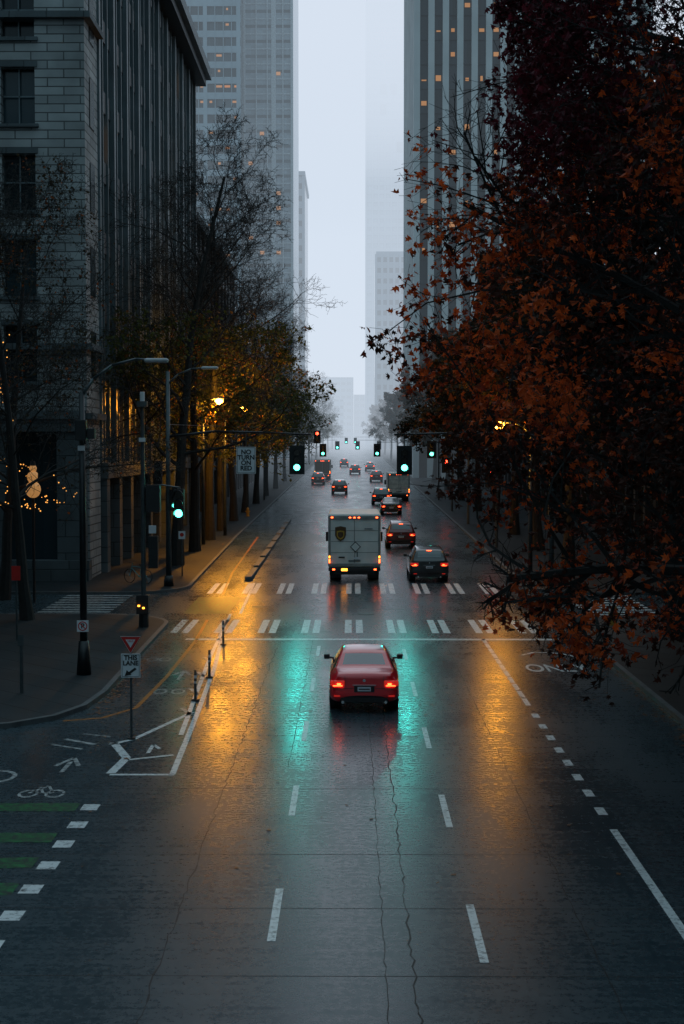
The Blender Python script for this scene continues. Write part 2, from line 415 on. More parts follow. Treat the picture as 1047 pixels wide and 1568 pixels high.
b=MB() # striped tower, face y=330
b.box(-70,-25.6,330.4,380,4,175,'toweraglass')
fl=3.5
for i in range(48):
    z=6+fl*i; b.box(-70,-25.4,330.0,330.5,z,z+1.5,'towerawall')
for i in range(24):
    x=-25.5-1.9*i; w=0.9 if i%4==0 else 0.14; b.box(x-w,x,329.9,330.35,4,174.8,'towerawall')
for i in range(130):
    x=-25.6-1.9*R.randrange(10)-1.0; z=6+fl*R.randrange(10,32)+1.6; s=R.uniform(0.2,0.75)
    if R.random()<0.5: b.face([(x-s,330.37,z+1.1),(x+s,330.37,z+1.1),(x+s,330.37,z+1.6),(x-s,330.37,z+1.6)],'winwarm')
root=empty('striped_glass_tower'); b.obj('walls',root)
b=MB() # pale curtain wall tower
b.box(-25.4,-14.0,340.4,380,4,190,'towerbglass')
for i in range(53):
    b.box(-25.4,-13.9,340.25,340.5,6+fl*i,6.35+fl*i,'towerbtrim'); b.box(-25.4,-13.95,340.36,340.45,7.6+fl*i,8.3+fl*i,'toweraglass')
for x,w in ((-25.3,0.5),(-22.5,.25),(-19.9,.25),(-18.4,1.1),(-16.2,.25),(-14.1,0.6)): b.box(x-w/2,x+w/2,340.0,340.4,4,189.9,'towerbtrim')
for i in range(10):
    x=R.choice((-23.9,-21.2,-17.3)); z=6+fl*R.randrange(8,30)+1; b.face([(x-0.5,340.2,z),(x+0.5,340.2,z),(x+0.5,340.2,z+.8),(x-0.5,340.2,z+.8)],'winwarm')
root=empty('pale_glass_tower'); b.obj('walls',root)
b=MB()
b.box(-22,-14.3,430.4,470,5,88,'toweraglass')
for i in range(22): b.box(-22,-14.2,430.1,430.5,8+3.7*i,10+3.7*i,'fogstone')
for i in range(5): b.box(-22+1.9*i-0.4,-22+1.9*i+0.4,429.9,430.3,5,88,'fogstone')
b.box(-22.5,-13.9,429.6,470,88,89.2,'fogstone')
root=empty('stone_highrise'); b.obj('walls',root)

b=MB() # right pier tower
b.box(9.9,46,220.6,262,2,130,'rglass')
for i in range(17):
    x=9.5+2.2*i; b.box(x,x+0.95,219.8,220.7,2,130,'pier')
for i in range(20): b.box(9.5,9.95,221+2.1*i,221.9+2.1*i,2,130,'pier')
for i in range(34): b.box(9.9,46,220.35,220.65,6+3.7*i,6.9+3.7*i,'rglass')
for i in range(170):
    x=9.5+2.2*R.randrange(14)+1.57; z=6.9+3.7*R.randrange(8,26)+0.3
    if R.random()<0.42:
        w=R.uniform(0.15,0.5); h=R.uniform(0.2,0.9); b.face([(x-w,220.34,z),(x+w,220.34,z),(x+w,220.34,z+h),(x-w,220.34,z+h)],'winwarm')
root=empty('concrete_pier_tower'); b.obj('walls',root)
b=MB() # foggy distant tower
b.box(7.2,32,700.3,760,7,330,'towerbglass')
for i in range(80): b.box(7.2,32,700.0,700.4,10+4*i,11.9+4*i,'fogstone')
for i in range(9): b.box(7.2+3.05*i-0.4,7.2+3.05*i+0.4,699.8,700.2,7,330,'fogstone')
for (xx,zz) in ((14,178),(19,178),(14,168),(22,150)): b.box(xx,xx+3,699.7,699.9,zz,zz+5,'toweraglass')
root=empty('distant_glass_tower'); b.obj('walls',root)
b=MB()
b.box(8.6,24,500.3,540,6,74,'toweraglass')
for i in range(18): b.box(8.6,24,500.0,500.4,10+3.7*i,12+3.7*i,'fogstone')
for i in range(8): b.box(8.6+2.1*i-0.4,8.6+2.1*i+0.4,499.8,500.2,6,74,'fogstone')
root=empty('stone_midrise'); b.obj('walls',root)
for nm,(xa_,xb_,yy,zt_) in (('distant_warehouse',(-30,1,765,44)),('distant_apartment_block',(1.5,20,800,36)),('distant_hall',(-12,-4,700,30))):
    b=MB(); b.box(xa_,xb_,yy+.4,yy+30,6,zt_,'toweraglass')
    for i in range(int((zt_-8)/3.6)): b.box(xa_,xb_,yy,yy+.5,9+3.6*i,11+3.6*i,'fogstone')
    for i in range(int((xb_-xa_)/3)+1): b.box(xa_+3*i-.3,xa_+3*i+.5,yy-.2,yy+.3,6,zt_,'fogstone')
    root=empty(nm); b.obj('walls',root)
for (ya,yb,H,xx) in ((70,118,19,19),(121,175,22,17),(178,214,16,15)):
    b=MB(); b.box(xx+0.4,60,ya,yb,0.1,H,'darkglass')
    k=int((yb-ya)/3.2)
    for i in range(k+1):
        y=ya+(yb-ya)*i/k; b.box(xx,xx+0.5,y-0.3,y+0.3,0.1,H,'darkwall')
    k=int((60-xx)/3.2)
    for i in range(k): b.box(xx+0.5+3.2*i,xx+1.1+3.2*i,ya-0.25,ya+0.1,0.1,H,'darkwall')
    for i in range(int(H/3.8)):
        b.box(xx+0.1,xx+0.42,ya,yb,4.2+3.8*i,5.2+3.8*i,'darkwall'); b.box(xx+0.42,60,ya-0.12,ya+0.05,4.2+3.8*i,5.2+3.8*i,'darkwall')
    root=empty('dark_midrise_building'); b.obj('walls',root)
b=MB()  # right-hand block out of view, added to shade the near road
b.box(24,60,-70,50,0.1,36,'darkwall')
for i in range(9): b.box(23.8,24.1,-70,50,3.5+3.8*i,5.4+3.8*i,'winglass')
root=empty('unseen_shading_building'); b.obj('walls',root)
b=MB()  # left-hand block outside the frame, added to darken the foreground
b.box(-60,-22,-70,12,0.1,36,'darkwall')
for i in range(9): b.box(-22.1,-21.8,-70,12,3.5+3.8*i,5.4+3.8*i,'winglass')
root=empty('unseen_shading_building'); b.obj('walls',root)
b=MB()
b.box(-60,-20,36,56,0.1,24,'darkwall')
for i in range(6):
    for j in range(12): b.box(-59+3.2*j,-57.2+3.2*j,35.9,36.2,3.2+3.6*i,5.4+3.6*i,'winglass')
root=empty('low_office_building'); b.obj('walls',root)

# ------------------------------------------------------------ trees
def make_tree(name, seed, H, limbL, tr, nch, first, leafn, leaf_s, colf, leaf_gate=0.0, droop=0.0, leaf_zone=None, thick=0.004, env=None, lobed=False):
    rr=random.Random(seed)
    segs=[]; tips=[]
    ratios=[None,1.0,0.48,0.5,0.5]
    NS=[9,7,5,4,3]
    maxl=len(nch)
    def br(p,d,L,r,lvl):
        ns=NS[min(lvl,4)]; st=L/ns; pts=[p.copy()]; dirs=[d.copy()]; rs=[r]
        wob=[0.05,0.16,0.22,0.28,0.3][lvl]; trop=[0.02,0.05-droop,0.05-droop*1.5,0.03-droop,0.0][lvl]
        for i in range(ns):
            d=(d+Vector((rr.gauss(0,wob),rr.gauss(0,wob),rr.gauss(0,wob)+trop))).normalized()
            p=p+d*st
            if env and lvl>0 and i>0 and env(p): break
            r2=max(r*(1-0.78*(i+1)/ns),thick)
            segs.append((pts[-1],p,rs[-1],r2,lvl)); pts.append(p.copy()); dirs.append(d.copy()); rs.append(r2)
        ns=len(pts)-1
        if lvl>=maxl-1: tips.append((pts,lvl))
        if lvl<maxl:
            n=nch[lvl]; ph=rr.uniform(0,6.28)
            for c in range(n):
                f0=first if lvl==0 else 0.18
                t=f0+(1-f0)*(c+rr.uniform(0.2,0.8))/n
                f=t*ns; i=min(int(f),ns-1); pp=pts[i].lerp(pts[i+1],f-i); dd=dirs[i+1]; rad_=rs[i]+(rs[i+1]-rs[i])*(f-i)
                ph+=2.4+rr.uniform(-0.5,0.5)
                a=dd.cross(Vector((0.3,0.1,1)) if abs(dd.z)<0.9 else Vector((1,0,0))).normalized(); b_=dd.cross(a)
                side=a*math.cos(ph)+b_*math.sin(ph)
                if lvl==0:
                    ang=rad(78-48*t+rr.uniform(-8,8)); ll=limbL*(1.0-0.5*t)*rr.uniform(0.8,1.15)
                else:
                    ang=rad(rr.uniform(28,62)); ll=L*ratios[lvl+1]*(1.1-0.45*t)*rr.uniform(0.75,1.25)
                nd=(dd*math.cos(ang)+side*math.sin(ang)).normalized()
                br(pp,nd,ll,max(rad_*(rr.uniform(0.32,0.45) if lvl==0 else rr.uniform(0.5,0.66)),thick*1.4),lvl+1)
    br(Vector((0,0,-0.1)),Vector((0,0,1)),H*0.86,tr,0)
    verts=[];faces=[];mi=[];cols=[]
    for (p0,p1,r0,r1,lvl) in segs:
        n=9 if lvl==0 else (5 if lvl==1 else 3)
        if lvl==0 and p0.z<0.5: r0*=1.35
        d=(p1-p0).normalized(); a=d.cross(Vector((0,0,1)) if abs(d.z)<0.95 else Vector((1,0,0))).normalized(); b_=d.cross(a)
        i=len(verts)
        for p,r_ in ((p0,r0),(p1,r1)):
            for j in range(n):
                t=6.28318*j/n; w=p+a*(r_*math.cos(t))+b_*(r_*math.sin(t)); verts.append((w.x,w.y,w.z)); cols += (0.02,0.02,0.02,1)
        for j in range(n): faces.append((i+j,i+(j+1)%n,i+n+(j+1)%n,i+n+j)); mi.append(0)
    for pts,lvl in tips:
        for k in range(len(pts)-1):
            c0=pts[k]; c1=pts[k+1]
            g_=noise.noise(c0*0.35+Vector((seed,0,0)))
            if g_<leaf_gate: continue
            if leaf_zone and not leaf_zone(c0,rr): continue
            nn=leafn if lvl==maxl else leafn*0.4
            nn=int(nn)+(1 if rr.random()<nn-int(nn) else 0)
            for _ in range(nn):
                c=c0.lerp(c1,rr.random())+Vector((rr.gauss(0,.1),rr.gauss(0,.1),rr.gauss(0,.1)-0.05))
                s=leaf_s*rr.uniform(0.6,1.3)
                u=Vector((rr.gauss(0,1),rr.gauss(0,1),rr.gauss(0,0.7)-0.5)).normalized()
                w=u.cross(Vector((rr.gauss(0,1),rr.gauss(0,1),rr.gauss(0,1)))).normalized()
                nrm=u.cross(w)*(s*0.22)
                i=len(verts)
                if lobed: P=[c, c+u*s*0.22+w*s*0.55+nrm, c+u*s*0.42+w*s*0.22, c+u*s*0.72+w*s*0.48+nrm, c+u*s*0.75+w*s*0.14, c+u*s*1.15, c+u*s*0.75-w*s*0.14, c+u*s*0.72-w*s*0.48+nrm, c+u*s*0.42-w*s*0.22, c+u*s*0.22-w*s*0.55+nrm]
                else: P=[c, c+u*s*0.45+w*s*0.42+nrm, c+u*s*0.8+w*s*0.2, c+u*s*1.1, c+u*s*0.6-w*s*0.36+nrm]
                for w_ in P: verts.append((w_.x,w_.y,w_.z))
                col=colf(c,rr)
                cols += (col[0],col[1],col[2],1)*len(P)
                faces.append(tuple(range(i,i+len(P)))); mi.append(1)
    me=bpy.data.meshes.new(name); me.from_pydata(verts,[],faces)
    me.materials.append(M['bark']); me.materials.append(M['leaf'])
    me.polygons.foreach_set('material_index',mi)
    at=me.color_attributes.new('Col','FLOAT_COLOR','POINT'); at.data.foreach_set('color',cols)
    me.update()
    print(name,'faces',len(faces))
    return me
def put(me,name,x,y,s=1.0,rz=0.0):
    o=bpy.data.objects.new(name,me); scene.collection.objects.link(o); o.location=(x,y,gz(y)+0.1); o.scale=(s,s,s); o.rotation_euler[2]=rz; return o

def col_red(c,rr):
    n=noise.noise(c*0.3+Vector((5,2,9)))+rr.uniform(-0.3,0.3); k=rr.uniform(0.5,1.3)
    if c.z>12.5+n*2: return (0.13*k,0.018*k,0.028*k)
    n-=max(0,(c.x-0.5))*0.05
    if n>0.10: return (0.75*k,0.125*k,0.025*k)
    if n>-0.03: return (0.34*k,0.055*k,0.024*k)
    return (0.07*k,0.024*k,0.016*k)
def col_deep(c,rr):
    k=rr.uniform(0.5,1.3); n=rr.random()
    if n>0.93: return (0.5*k,0.10*k,0.02*k)
    if n>0.6: return (0.09*k,0.02*k,0.018*k)
    return (0.04*k,0.024*k,0.018*k)
def col_dark(c,rr):
    n=rr.uniform(0,1); k=rr.uniform(0.5,1.2)
    if n>0.85: return (0.35*k,0.09*k,0.02*k)
    return (0.06*k,0.045*k,0.022*k)
def col_olive(c,rr):
    n=rr.uniform(0,1)+noise.noise(c*0.4)*0.5; k=rr.uniform(0.5,1.3)
    if n>0.9: return (0.25*k,0.10*k,0.02*k)
    return (0.09*k,0.10*k,0.025*k)
def crown(p):
    T=((2.5,7.0),(3.6,8.3),(4.2,8.9),(5.4,9.0),(6.6,9.4),(8,10.2),(9,10.8),(11,9.4),(12,9.6),(13,9.3),(14,8.2),(15.5,7.9),(18,6.5),(24,4))
    z=p.z
    if z<2.5: return True
    r=T[-1][1]
    for (a,ra),(b_,rb) in zip(T[:-1],T[1:]):
        if a<=z<b_: r=ra+(rb-ra)*(z-a)/(b_-a); break
    r+=noise.noise(p*0.45)*1.6-0.3
    return math.hypot(p.x,p.y)>r
thin_top=lambda c,rr: not (10.2<c.z<14.5 and math.hypot(c.x,c.y)>7.6) or rr.random()<0.4

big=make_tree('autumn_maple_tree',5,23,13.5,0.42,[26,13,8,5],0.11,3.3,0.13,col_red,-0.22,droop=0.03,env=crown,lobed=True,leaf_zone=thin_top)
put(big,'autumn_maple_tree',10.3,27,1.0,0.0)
med=make_tree('autumn_maple_tree',11,19,8.5,0.36,[18,10,7,5],0.20,3.4,0.20,col_deep,-0.2,droop=0.02)
put(med,'autumn_maple_tree',11.6,50.5,1.05,1.0); put(med,'autumn_maple_tree',15.2,39,1.38,3.1); put(med,'autumn_maple_tree',19,60,1.4,4.5)
dk=make_tree('street_tree',21,16,6.5,0.28,[12,7,6,4],0.27,2.2,0.26,col_dark,-0.25)
for i,y in enumerate((76,88,101,115,130,150,172,200,235)):
    put(dk,'street_tree',11.6,y,R.uniform(1.0,1.2),i*1.7)
lo=lambda c,rr: c.z<11.5 and rr.random()<0.75
bare=make_tree('bare_tree',31,21,7.6,0.27,[18,10,8,5],0.22,1.3,0.16,col_olive,0.0,leaf_zone=lo,thick=0.007)
bare2=make_tree('bare_tree',47,19,7.2,0.25,[15,9,7,5],0.22,1.8,0.17,col_olive,-0.15,leaf_zone=lo,thick=0.007)
for i,y in enumerate((280,320,365,420,480,560)):
    put(bare2,'bare_tree',-10+0.5*i,y,1.0,i*1.3); put(dk,'street_tree',11-0.4*i,y,1.0,i*1.9)
for i,y in enumerate((78,87,96,105,116,128,143,160,180,205,240)):
    put(bare if i%2==0 else bare2,'bare_tree',-9.6,y,(1.22,1.2,1.2,1.1,1.1,1.1,1.05,1.0,1.0,1.0,1.0)[i],i*2.1+0.4)
naked=make_tree('bare_tree',53,16,7.2,0.22,[15,10,8,5],0.22,0.25,0.12,col_dark,0.1,thick=0.006)
for (x,y,s,rz) in ((-12.6,55,1.05,0),(-15.5,63,1.15,2.0),(-16.0,45,0.9,4.0)):
    put(naked,'bare_tree',x,y,s,rz)

fl=MB()
M['fallen']=mat('fallen_leaf',(0.22,0.07,0.015),0.5)
for i in range(1500):
    if R.random()<0.5: x=8.15-abs(R.gauss(0,0.35)); y=R.uniform(20,56)
    else:
        y=R.uniform(36,56); x=-6.75+abs(R.gauss(0,0.3))
    if R.random()<0.12: x=R.uniform(-6,8)
    a=R.uniform(0,6.3); s=R.uniform(0.02,0.06); z=0.012+R.uniform(0,0.01)
    fl.face([(x+s*math.cos(a+j*1.57),y+s*math.sin(a+j*1.57)*(0.7 if j%2 else 1),z+(0.01 if j==0 else 0)) for j in range(4)],'fallen')
fl.obj('fallen_leaves')

# ------------------------------------------------------------ cars
def car(name,X,Y,paint,kind='sedan',W=1.82,lit=True):
    root=empty(name,(X,Y,gz(Y)+0.004)); root.rotation_euler[0]=math.atan(0.012) if Y>60 else 0
    k=W/1.82
    if kind=='sedan':
        st=[(0.00,.77,.46,.70,.64,.90),(0.05,.85,.30,.80,.70,1.00),(0.25,.895,.23,.88,.73,1.05),(0.60,.91,.22,.93,.76,1.07),(0.66,.91,.22,.93,.755,1.09),
            (1.40,.915,.22,.95,.62,1.41),(1.46,.915,.22,.95,.61,1.43),(1.8,.915,.22,.96,.585,1.46),(2.4,.915,.22,.96,.58,1.46),(2.85,.91,.22,.95,.585,1.40),
            (3.5,.905,.22,.93,.72,1.03),(4.2,.89,.24,.85,.68,.92),(4.6,.83,.28,.72,.62,.80),(4.72,.72,.38,.62,.5,.70)]
        rw=4; ww=9; side=(4,10); roofz=1.46
    else:
        st=[(0.00,.80,.50,.80,.68,1.05),(0.05,.87,.34,.92,.74,1.12),(0.14,.90,.28,.98,.72,1.20),(0.32,.91,.26,1.0,.66,1.55),
            (0.7,.92,.26,1.02,.63,1.66),(1.6,.92,.26,1.02,.62,1.70),(2.4,.92,.26,1.02,.62,1.68),(2.9,.92,.26,1.0,.62,1.58),
            (3.5,.91,.26,.98,.74,1.14),(4.2,.89,.28,.92,.70,1.04),(4.55,.84,.32,.80,.62,.90),(4.66,.74,.42,.7,.5,.78)]
        rw=2; ww=7; side=(3,8); roofz=1.7
    verts=[];faces=[];mi=[]
    for (y,w,zb,zs,wt,zt) in st:
        w*=k; wt*=k
        lv=[(0,zb),(w*.86,zb),(w,zb+.14),(w*1.0,(zb+zs)/2+.05),(w*.985,zs),(w*.94,zs+.03),(wt,zt),(wt*.90,zt+.012),(0,zt+.03)]
        for (x,z) in lv: verts.append((x,y,z))
        for (x,z) in lv[1:-1]: verts.append((-x,y,z))
    per=9+7
    def idx(s,l,sidev):
        if sidev>0 or l in (0,8): return s*per+l
        return s*per+9+(l-1)
    for s in range(len(st)-1):
        for l in range(8):
            for sv in (1,-1):
                a,b_,c,d=idx(s,l,sv),idx(s,l+1,sv),idx(s+1,l+1,sv),idx(s+1,l,sv)
                faces.append((a,d,c,b_) if sv>0 else (a,b_,c,d))
                m_=0
                if l==5 and side[0]<=s<side[1]: m_=1
                if l==7 and (s==rw or s==ww): m_=1
                if l==0 or (l==1 and kind!='sedan'): m_=2
                mi.append(m_)
    for s,flip in ((0,False),(len(st)-1,True)):
        for l in range(8):
            f=list(dict.fromkeys([idx(s,l,1),idx(s,l+1,1),idx(s,l+1,-1),idx(s,l,-1)]))
            faces.append(tuple(f if flip is False else f[::-1])); mi.append(2 if l<(1 if kind=='sedan' else 2) else 0)
    me=bpy.data.meshes.new('body'); me.from_pydata(verts,[],faces)
    for m_ in (paint,M['carglass'],M['plastic']): me.materials.append(m_)
    me.polygons.foreach_set('material_index',mi); me.polygons.foreach_set('use_smooth',[True]*len(faces)); me.update()
    bm=bmesh.new(); bm.from_mesh(me); bmesh.ops.recalc_face_normals(bm,faces=bm.faces[:]); bm.to_mesh(me); bm.free()
    o=bpy.data.objects.new('body',me); scene.collection.objects.link(o); o.parent=root
    ss=o.modifiers.new('sub','SUBSURF'); ss.levels=3; ss.render_levels=3
    for wi,(wy) in enumerate((0.95,3.75)):
        for sx in (-1,1):
            w=MB(); xo=sx*(0.90*k)
            w.tube((xo-sx*0.22,wy,0.33),(xo,wy,0.33),0.33,0.33,'rubber',28)
            w.tube((xo,wy,0.33),(xo+sx*0.012,wy,0.33),0.22,0.20,'rim',20)
            w.tube((xo-sx*.3,wy,0.40),(xo-sx*0.004,wy,0.40),0.40,0.40,'plastic',28)
            w.obj('wheel_%d'%(wi*2+(sx>0)+1),root,smooth=False)
    dz=0.0 if kind=='sedan' else 0.14
    d=MB()
    tl='taillow'
    for s in (-1,1):
        def bx(x0,x1,*a): d.box(min(s*x0*k,s*x1*k),max(s*x0*k,s*x1*k),*a)
        bx(0.50,0.80,-0.005,0.10,0.70+dz,0.86+dz,tl); bx(0.80,0.875,0.03,0.30,0.72+dz,0.85+dz,tl)
    d.obj('tail_lights',root,bevel=0.02)
    if lit:
        d=MB()
        for s in (-1,1):
            d.box(min(s*.60*k,s*.70*k),max(s*.60*k,s*.70*k),-0.024,0.03,0.75+dz,0.79+dz,'tailhi')
            d.box(min(s*.56*k,s*.80*k),max(s*.56*k,s*.80*k),-0.022,0.03,0.715+dz,0.735+dz,'tailhi')
        d.obj('lit_tail_lamps',root)
    d=MB()
    d.box(-0.26,0.26,-0.01,0.06,0.56+dz,0.72+dz,'plastic'); d.box(-0.17,0.17,-0.022,0.0,0.585+dz,0.695+dz,'plate')
    d.box(-0.14,0.14,-0.026,-0.02,0.625+dz,0.655+dz,'signblack')
    d.obj('number_plate',root,bevel=0.006)
    d=MB(); d.box(-0.60*k,0.60*k,0.0,0.12,0.30,0.42,'plastic')
    d.box(-.80*k,.80*k,-0.004,.05,.655+dz,.662+dz,'plastic'); d.box(-.50*k,-.495*k,-0.004,.05,.662+dz,.98+dz,'plastic'); d.box(.495*k,.50*k,-0.004,.05,.662+dz,.98+dz,'plastic'); d.box(-.3,.3,-.008,.03,.735+dz,.75+dz,'chrome')
    for s in (-1,1): d.tube((s*0.55,-0.01,0.30),(s*0.55,0.15,0.30),0.04,0.04,'chrome',12); d.box(s*.7-.08,s*.7+.08,0.015,0.1,0.44,0.475,'taillow')
    d.tube((0,0.0,0.86+dz),(0,0.03,0.86+dz),0.04,0.04,'chrome',16)
    d.obj('bumper_trim',root,bevel=0.003)
    d=MB()
    for s in (-1,1):
        d.box(min(s*.72*k,s*.96*k),max(s*.72*k,s*.96*k),2.98,3.06,0.98+dz*.6,1.03+dz*.6,'plastic')
        d.box(min(s*.93*k,s*1.09*k),max(s*.93*k,s*1.09*k),2.96,3.12,0.97+dz*.6,1.10+dz*.6,'plastic')
    d.obj('door_mirrors',root,bevel=0.03)
    d=MB(); d.box(-0.12,0.12,1.32 if kind=='sedan' else 0.36,1.36 if kind=='sedan' else .4,roofz-0.13,roofz-0.11,'tailhi' if lit else 'taillow'); d.obj('high_brake_lamp',root)
    return root
def paint(name,c,metal=0.0):
    return mat(name,c,0.28,metal,var=0.04,coat=1.0)
PR=paint('red_car_paint',(0.92,0.010,0.022)); PB=paint('black_car_paint',(0.012,0.013,0.015)); PG=paint('grey_car_paint',(0.09,0.10,0.11)); PW=paint('white_car_paint',(0.5,0.52,0.54),0)
PD=paint('dark_red_paint',(0.12,0.01,0.01))
car('red_sedan',0.33,36.2,PR,'sedan')
car('parked_suv',3.85,70,PB,'suv',1.95)
car('taxi_sedan',3.15,90,PD,'suv',1.9)
car('black_sedan',3.55,126,PB,'sedan',1.9)
car('grey_sedan',3.0,143,PG,'suv',1.9)
car('black_suv',-1.4,166,PB,'suv',1.9)
car('black_sedan',-4.6,195,PB,'suv',1.85)
car('grey_suv',0.6,240,PG,'suv',1.9); car('white_sedan',-4.6,235,PW,'sedan',1.8); car('red_suv',3.6,205,PD,'suv',1.9); car('white_suv',3.4,260,PW,'suv')
car('grey_sedan',-1.5,290,PG,'suv')

M['truckbody']=mat('truck_body_paint',(0.74,0.73,0.69),0.45,scale=1.2,var=0.12); M['truckbrown']=mat('truck_brown',(0.10,0.045,0.015),0.45)
M['truckframe']=mat('truck_frame_grey',(0.26,0.26,0.25),0.45)
def truck(name,X,Y,W,H,L,full=True,k='truckbody'):
    root=empty(name,(X,Y,gz(Y)+0.004)); h=W/2
    b=MB(); b.box(-h,h,0,L,0.72,H,k); b.obj('cargo_body',root,bevel=0.09)
    b=MB(); b.box(-h*.92,h*.92,L-0.02,L+1.2,0.6,H-0.6,k); b.obj('cab',root,bevel=0.2)
    b=MB()
    b.box(-h+0.02,-h+0.13,-0.03,0.02,0.8,H-0.1,'truckframe'); b.box(h-0.13,h-0.02,-0.03,0.02,0.8,H-0.1,'truckframe')
    b.box(-h+0.13,h-0.13,-0.032,0.02,H-0.28,H-0.1,'truckframe'); b.box(-h+0.13,h-0.13,-0.032,0.02,0.8,0.92,'truckframe')
    for i in range(1,4): b.box(-h+0.14,h-0.14,-0.008,0.0,0.92+(H-1.2)*i/4-0.008,0.92+(H-1.2)*i/4+0.008,'plastic')
    b.box(-0.015,0.015,-0.03,0,0.95,H-0.3,'truckframe')
    b.box(0.12,0.16,-0.05,0,1.25,1.5,'steel'); b.box(-0.3,0.3,-0.03,0,1.02,1.08,'steel')
    b.obj('rear_doors',root,bevel=0.006)
    b=MB()
    b.box(-h+0.02,h-0.02,-0.14,0.3,0.55,0.72,'plastic'); b.box(-h*.8,h*.8,0.1,0.3,0.35,0.55,'black')
    b.box(-h*0.75,h*.75,0.6,L,0.45,0.7,'black')
    b.obj('rear_bumper',root,bevel=0.02)
    for wy in (1.5,L-0.2):
        for s in (-1,1):
            w=MB(); w.tube((s*(h-0.08),wy,0.46),(s*(h-0.62),wy,0.46),0.46,0.46,'rubber',24); w.tube((s*(h-0.08),wy,0.46),(s*(h-0.06),wy,0.46),0.26,0.24,'rim',18); w.obj('wheel',root)
    b=MB()
    for s in (-1,1): b.box(s*(h-.38)-.25,s*(h-.38)+.25,0.85,0.87,0.12,0.75,'plastic')
    for s in (-1,1):
        b.box(s*(h+.12)-.11,s*(h+.12)+.11,L+0.5,L+0.6,1.6,2.1,'plastic'); b.tube((s*h,L+.5,2.0),(s*(h+.1),L+.55,1.9),0.02,0.02,'black',6)
    b.obj('mirrors_and_mudflaps',root)
    b=MB()
    for s in (-1,1):
        b.box(s*(h-.07)-.04,s*(h-.07)+.04,-0.05,0,0.95,1.14,'tailhi'); b.box(s*(h-.07)-.035,s*(h-.07)+.035,-0.05,0,1.2,1.3,'amber')
        b.box(s*(h-.28)-.06,s*(h-.28)+.06,-0.16,-0.1,0.6,0.67,'tailhi'); b.box(s*(h-.2)-.05,s*(h-.2)+.05,-0.045,0,H-0.2,H-0.14,'tailhi')
    for x in (-0.22,0,0.22): b.box(x-.05,x+.05,-0.045,0,H-0.2,H-0.15,'tailhi')
    b.obj('rear_lamps',root)
    b=MB()
    if full:
        cx,cz=-h+0.62,H-1.0
        pts=[(-.27,.34),(0,.40),(.27,.34),(.27,-.05),(.18,-.24),(0,-.36),(-.18,-.24),(-.27,-.05)]
        b.face([(cx+x,-0.036,cz+z) for x,z in pts],'truckbrown')
        b.face([(cx+x*.7,-0.042,cz+z*.6-.05) for x,z in pts],'yellowdecal')
        b.face([(cx+x*.5,-0.047,cz+z*.4-.05) for x,z in pts],'truckbrown')
        for a,r_,kk in ((-0.036,.27,'plastic'),(-0.042,.22,'truckbody')):
            b.face([(0.05-r_,a,1.75),(0.05,a,1.75-r_),(0.05+r_,a,1.75),(0.05,a,1.75+r_)],kk)
        b.box(-0.65,-0.35,-0.155,-0.14,0.56,0.68,'amber'); b.box(-0.05,0.27,-0.04,0,1.15,1.22,'signwhite')
        b.box(-h*.6,-h*.6+.3,-.035,0,1.2,1.26,'signblack'); b.box(.5,.9,-.035,0,H-.75,H-.7,'truckframe')
        b.obj('emblem_and_placard',root)
    return root
M['yellowdecal']=mat('yellow_decal',(0.5,0.28,0.03),0.4)
M['boxwhite']=mat('van_white_paint',(0.75,0.70,0.62),0.4)
truck('delivery_truck',0.15,70.5,2.62,3.38,6.0)
truck('box_truck',5.0,150,2.3,3.0,6.5,False,'boxwhite')
truck('city_bus',-4.4,215,2.4,3.0,10,False,'truckbrown')

# ------------------------------------------------------------ street furniture
def signal_head(mb, x, y, z, lit='green', back=True):
    if back: mb.box(x-0.36,x+0.36,y+0.02,y+0.05,z-0.68,z+0.68,'black')
    mb.box(x-0.19,x+0.19,y-0.12,y+0.16,z-0.55,z+0.55,'plastic')
    for i,cz in enumerate((z+0.35,z,z-0.35)):
        kk='siggreenoff'
        if lit=='green' and i==2: kk='greensig'
        if lit=='red' and i==0: kk='redsig'
        mb.tube((x,y-0.12,cz),(x,y-0.135,cz),0.145,0.145,kk,18)
        for j in range(9):
            a0=rad(-20+220*j/9); a1=rad(-20+220*(j+1)/9); r_=0.165
            mb.face([(x+r_*math.cos(a0),y-0.12,cz+r_*math.sin(a0)),(x+r_*math.cos(a1),y-0.12,cz+r_*math.sin(a1)),(x+r_*math.cos(a1),y-0.36,cz+r_*math.sin(a1)),(x+r_*math.cos(a0),y-0.36,cz+r_*math.sin(a0))],'black')
TEAL=(0.02,1.0,0.85)
root=empty('traffic_signal',(-8.7,67.5,gz(67.5)+0.13))
b=MB(); b.tube((0,0,0),(0,0,10.2),0.14,0.09,'steel',14); b.tube((0,0,0),(0,0,0.5),0.24,0.2,'black',14)
b.path([(0,0,7.1),(2.2,0,7.35),(4.5,0,7.3),(6.8,0,7.2)],0.07,0.04,'black')
b.path([(0,0,9.6),(0.5,0,10.05),(1.1,0,10.3),(1.7,0,10.35)],0.05,0.04,'steel')
b.obj('mast',root,smooth=True)
b=MB(); b.box(1.6,2.4,-0.16,0.16,10.28,10.42,'lamphead'); b.obj('lamp_head',root,bevel=0.06)
b=MB(); signal_head(b,6.12,-0.12,6.0); b.tube((6.12,0,6.6),(6.12,0,7.25),0.03,0.03,'black',6); signal_head(b,-0.45,-0.25,5.4,lit='off',back=False)
b.box(-0.12,0.75,-0.1,0.2,3.6,4.6,'black'); signal_head(b,0.4,-0.25,4.2,back=False); b.obj('signal_heads',root)
light(root,(6.12,-0.42,5.65),30,TEAL,0.15,'green_lamp_light','AREA')
b=MB(); b.box(3.25,4.17,-0.12,-0.1,5.35,6.62,'signwhite')
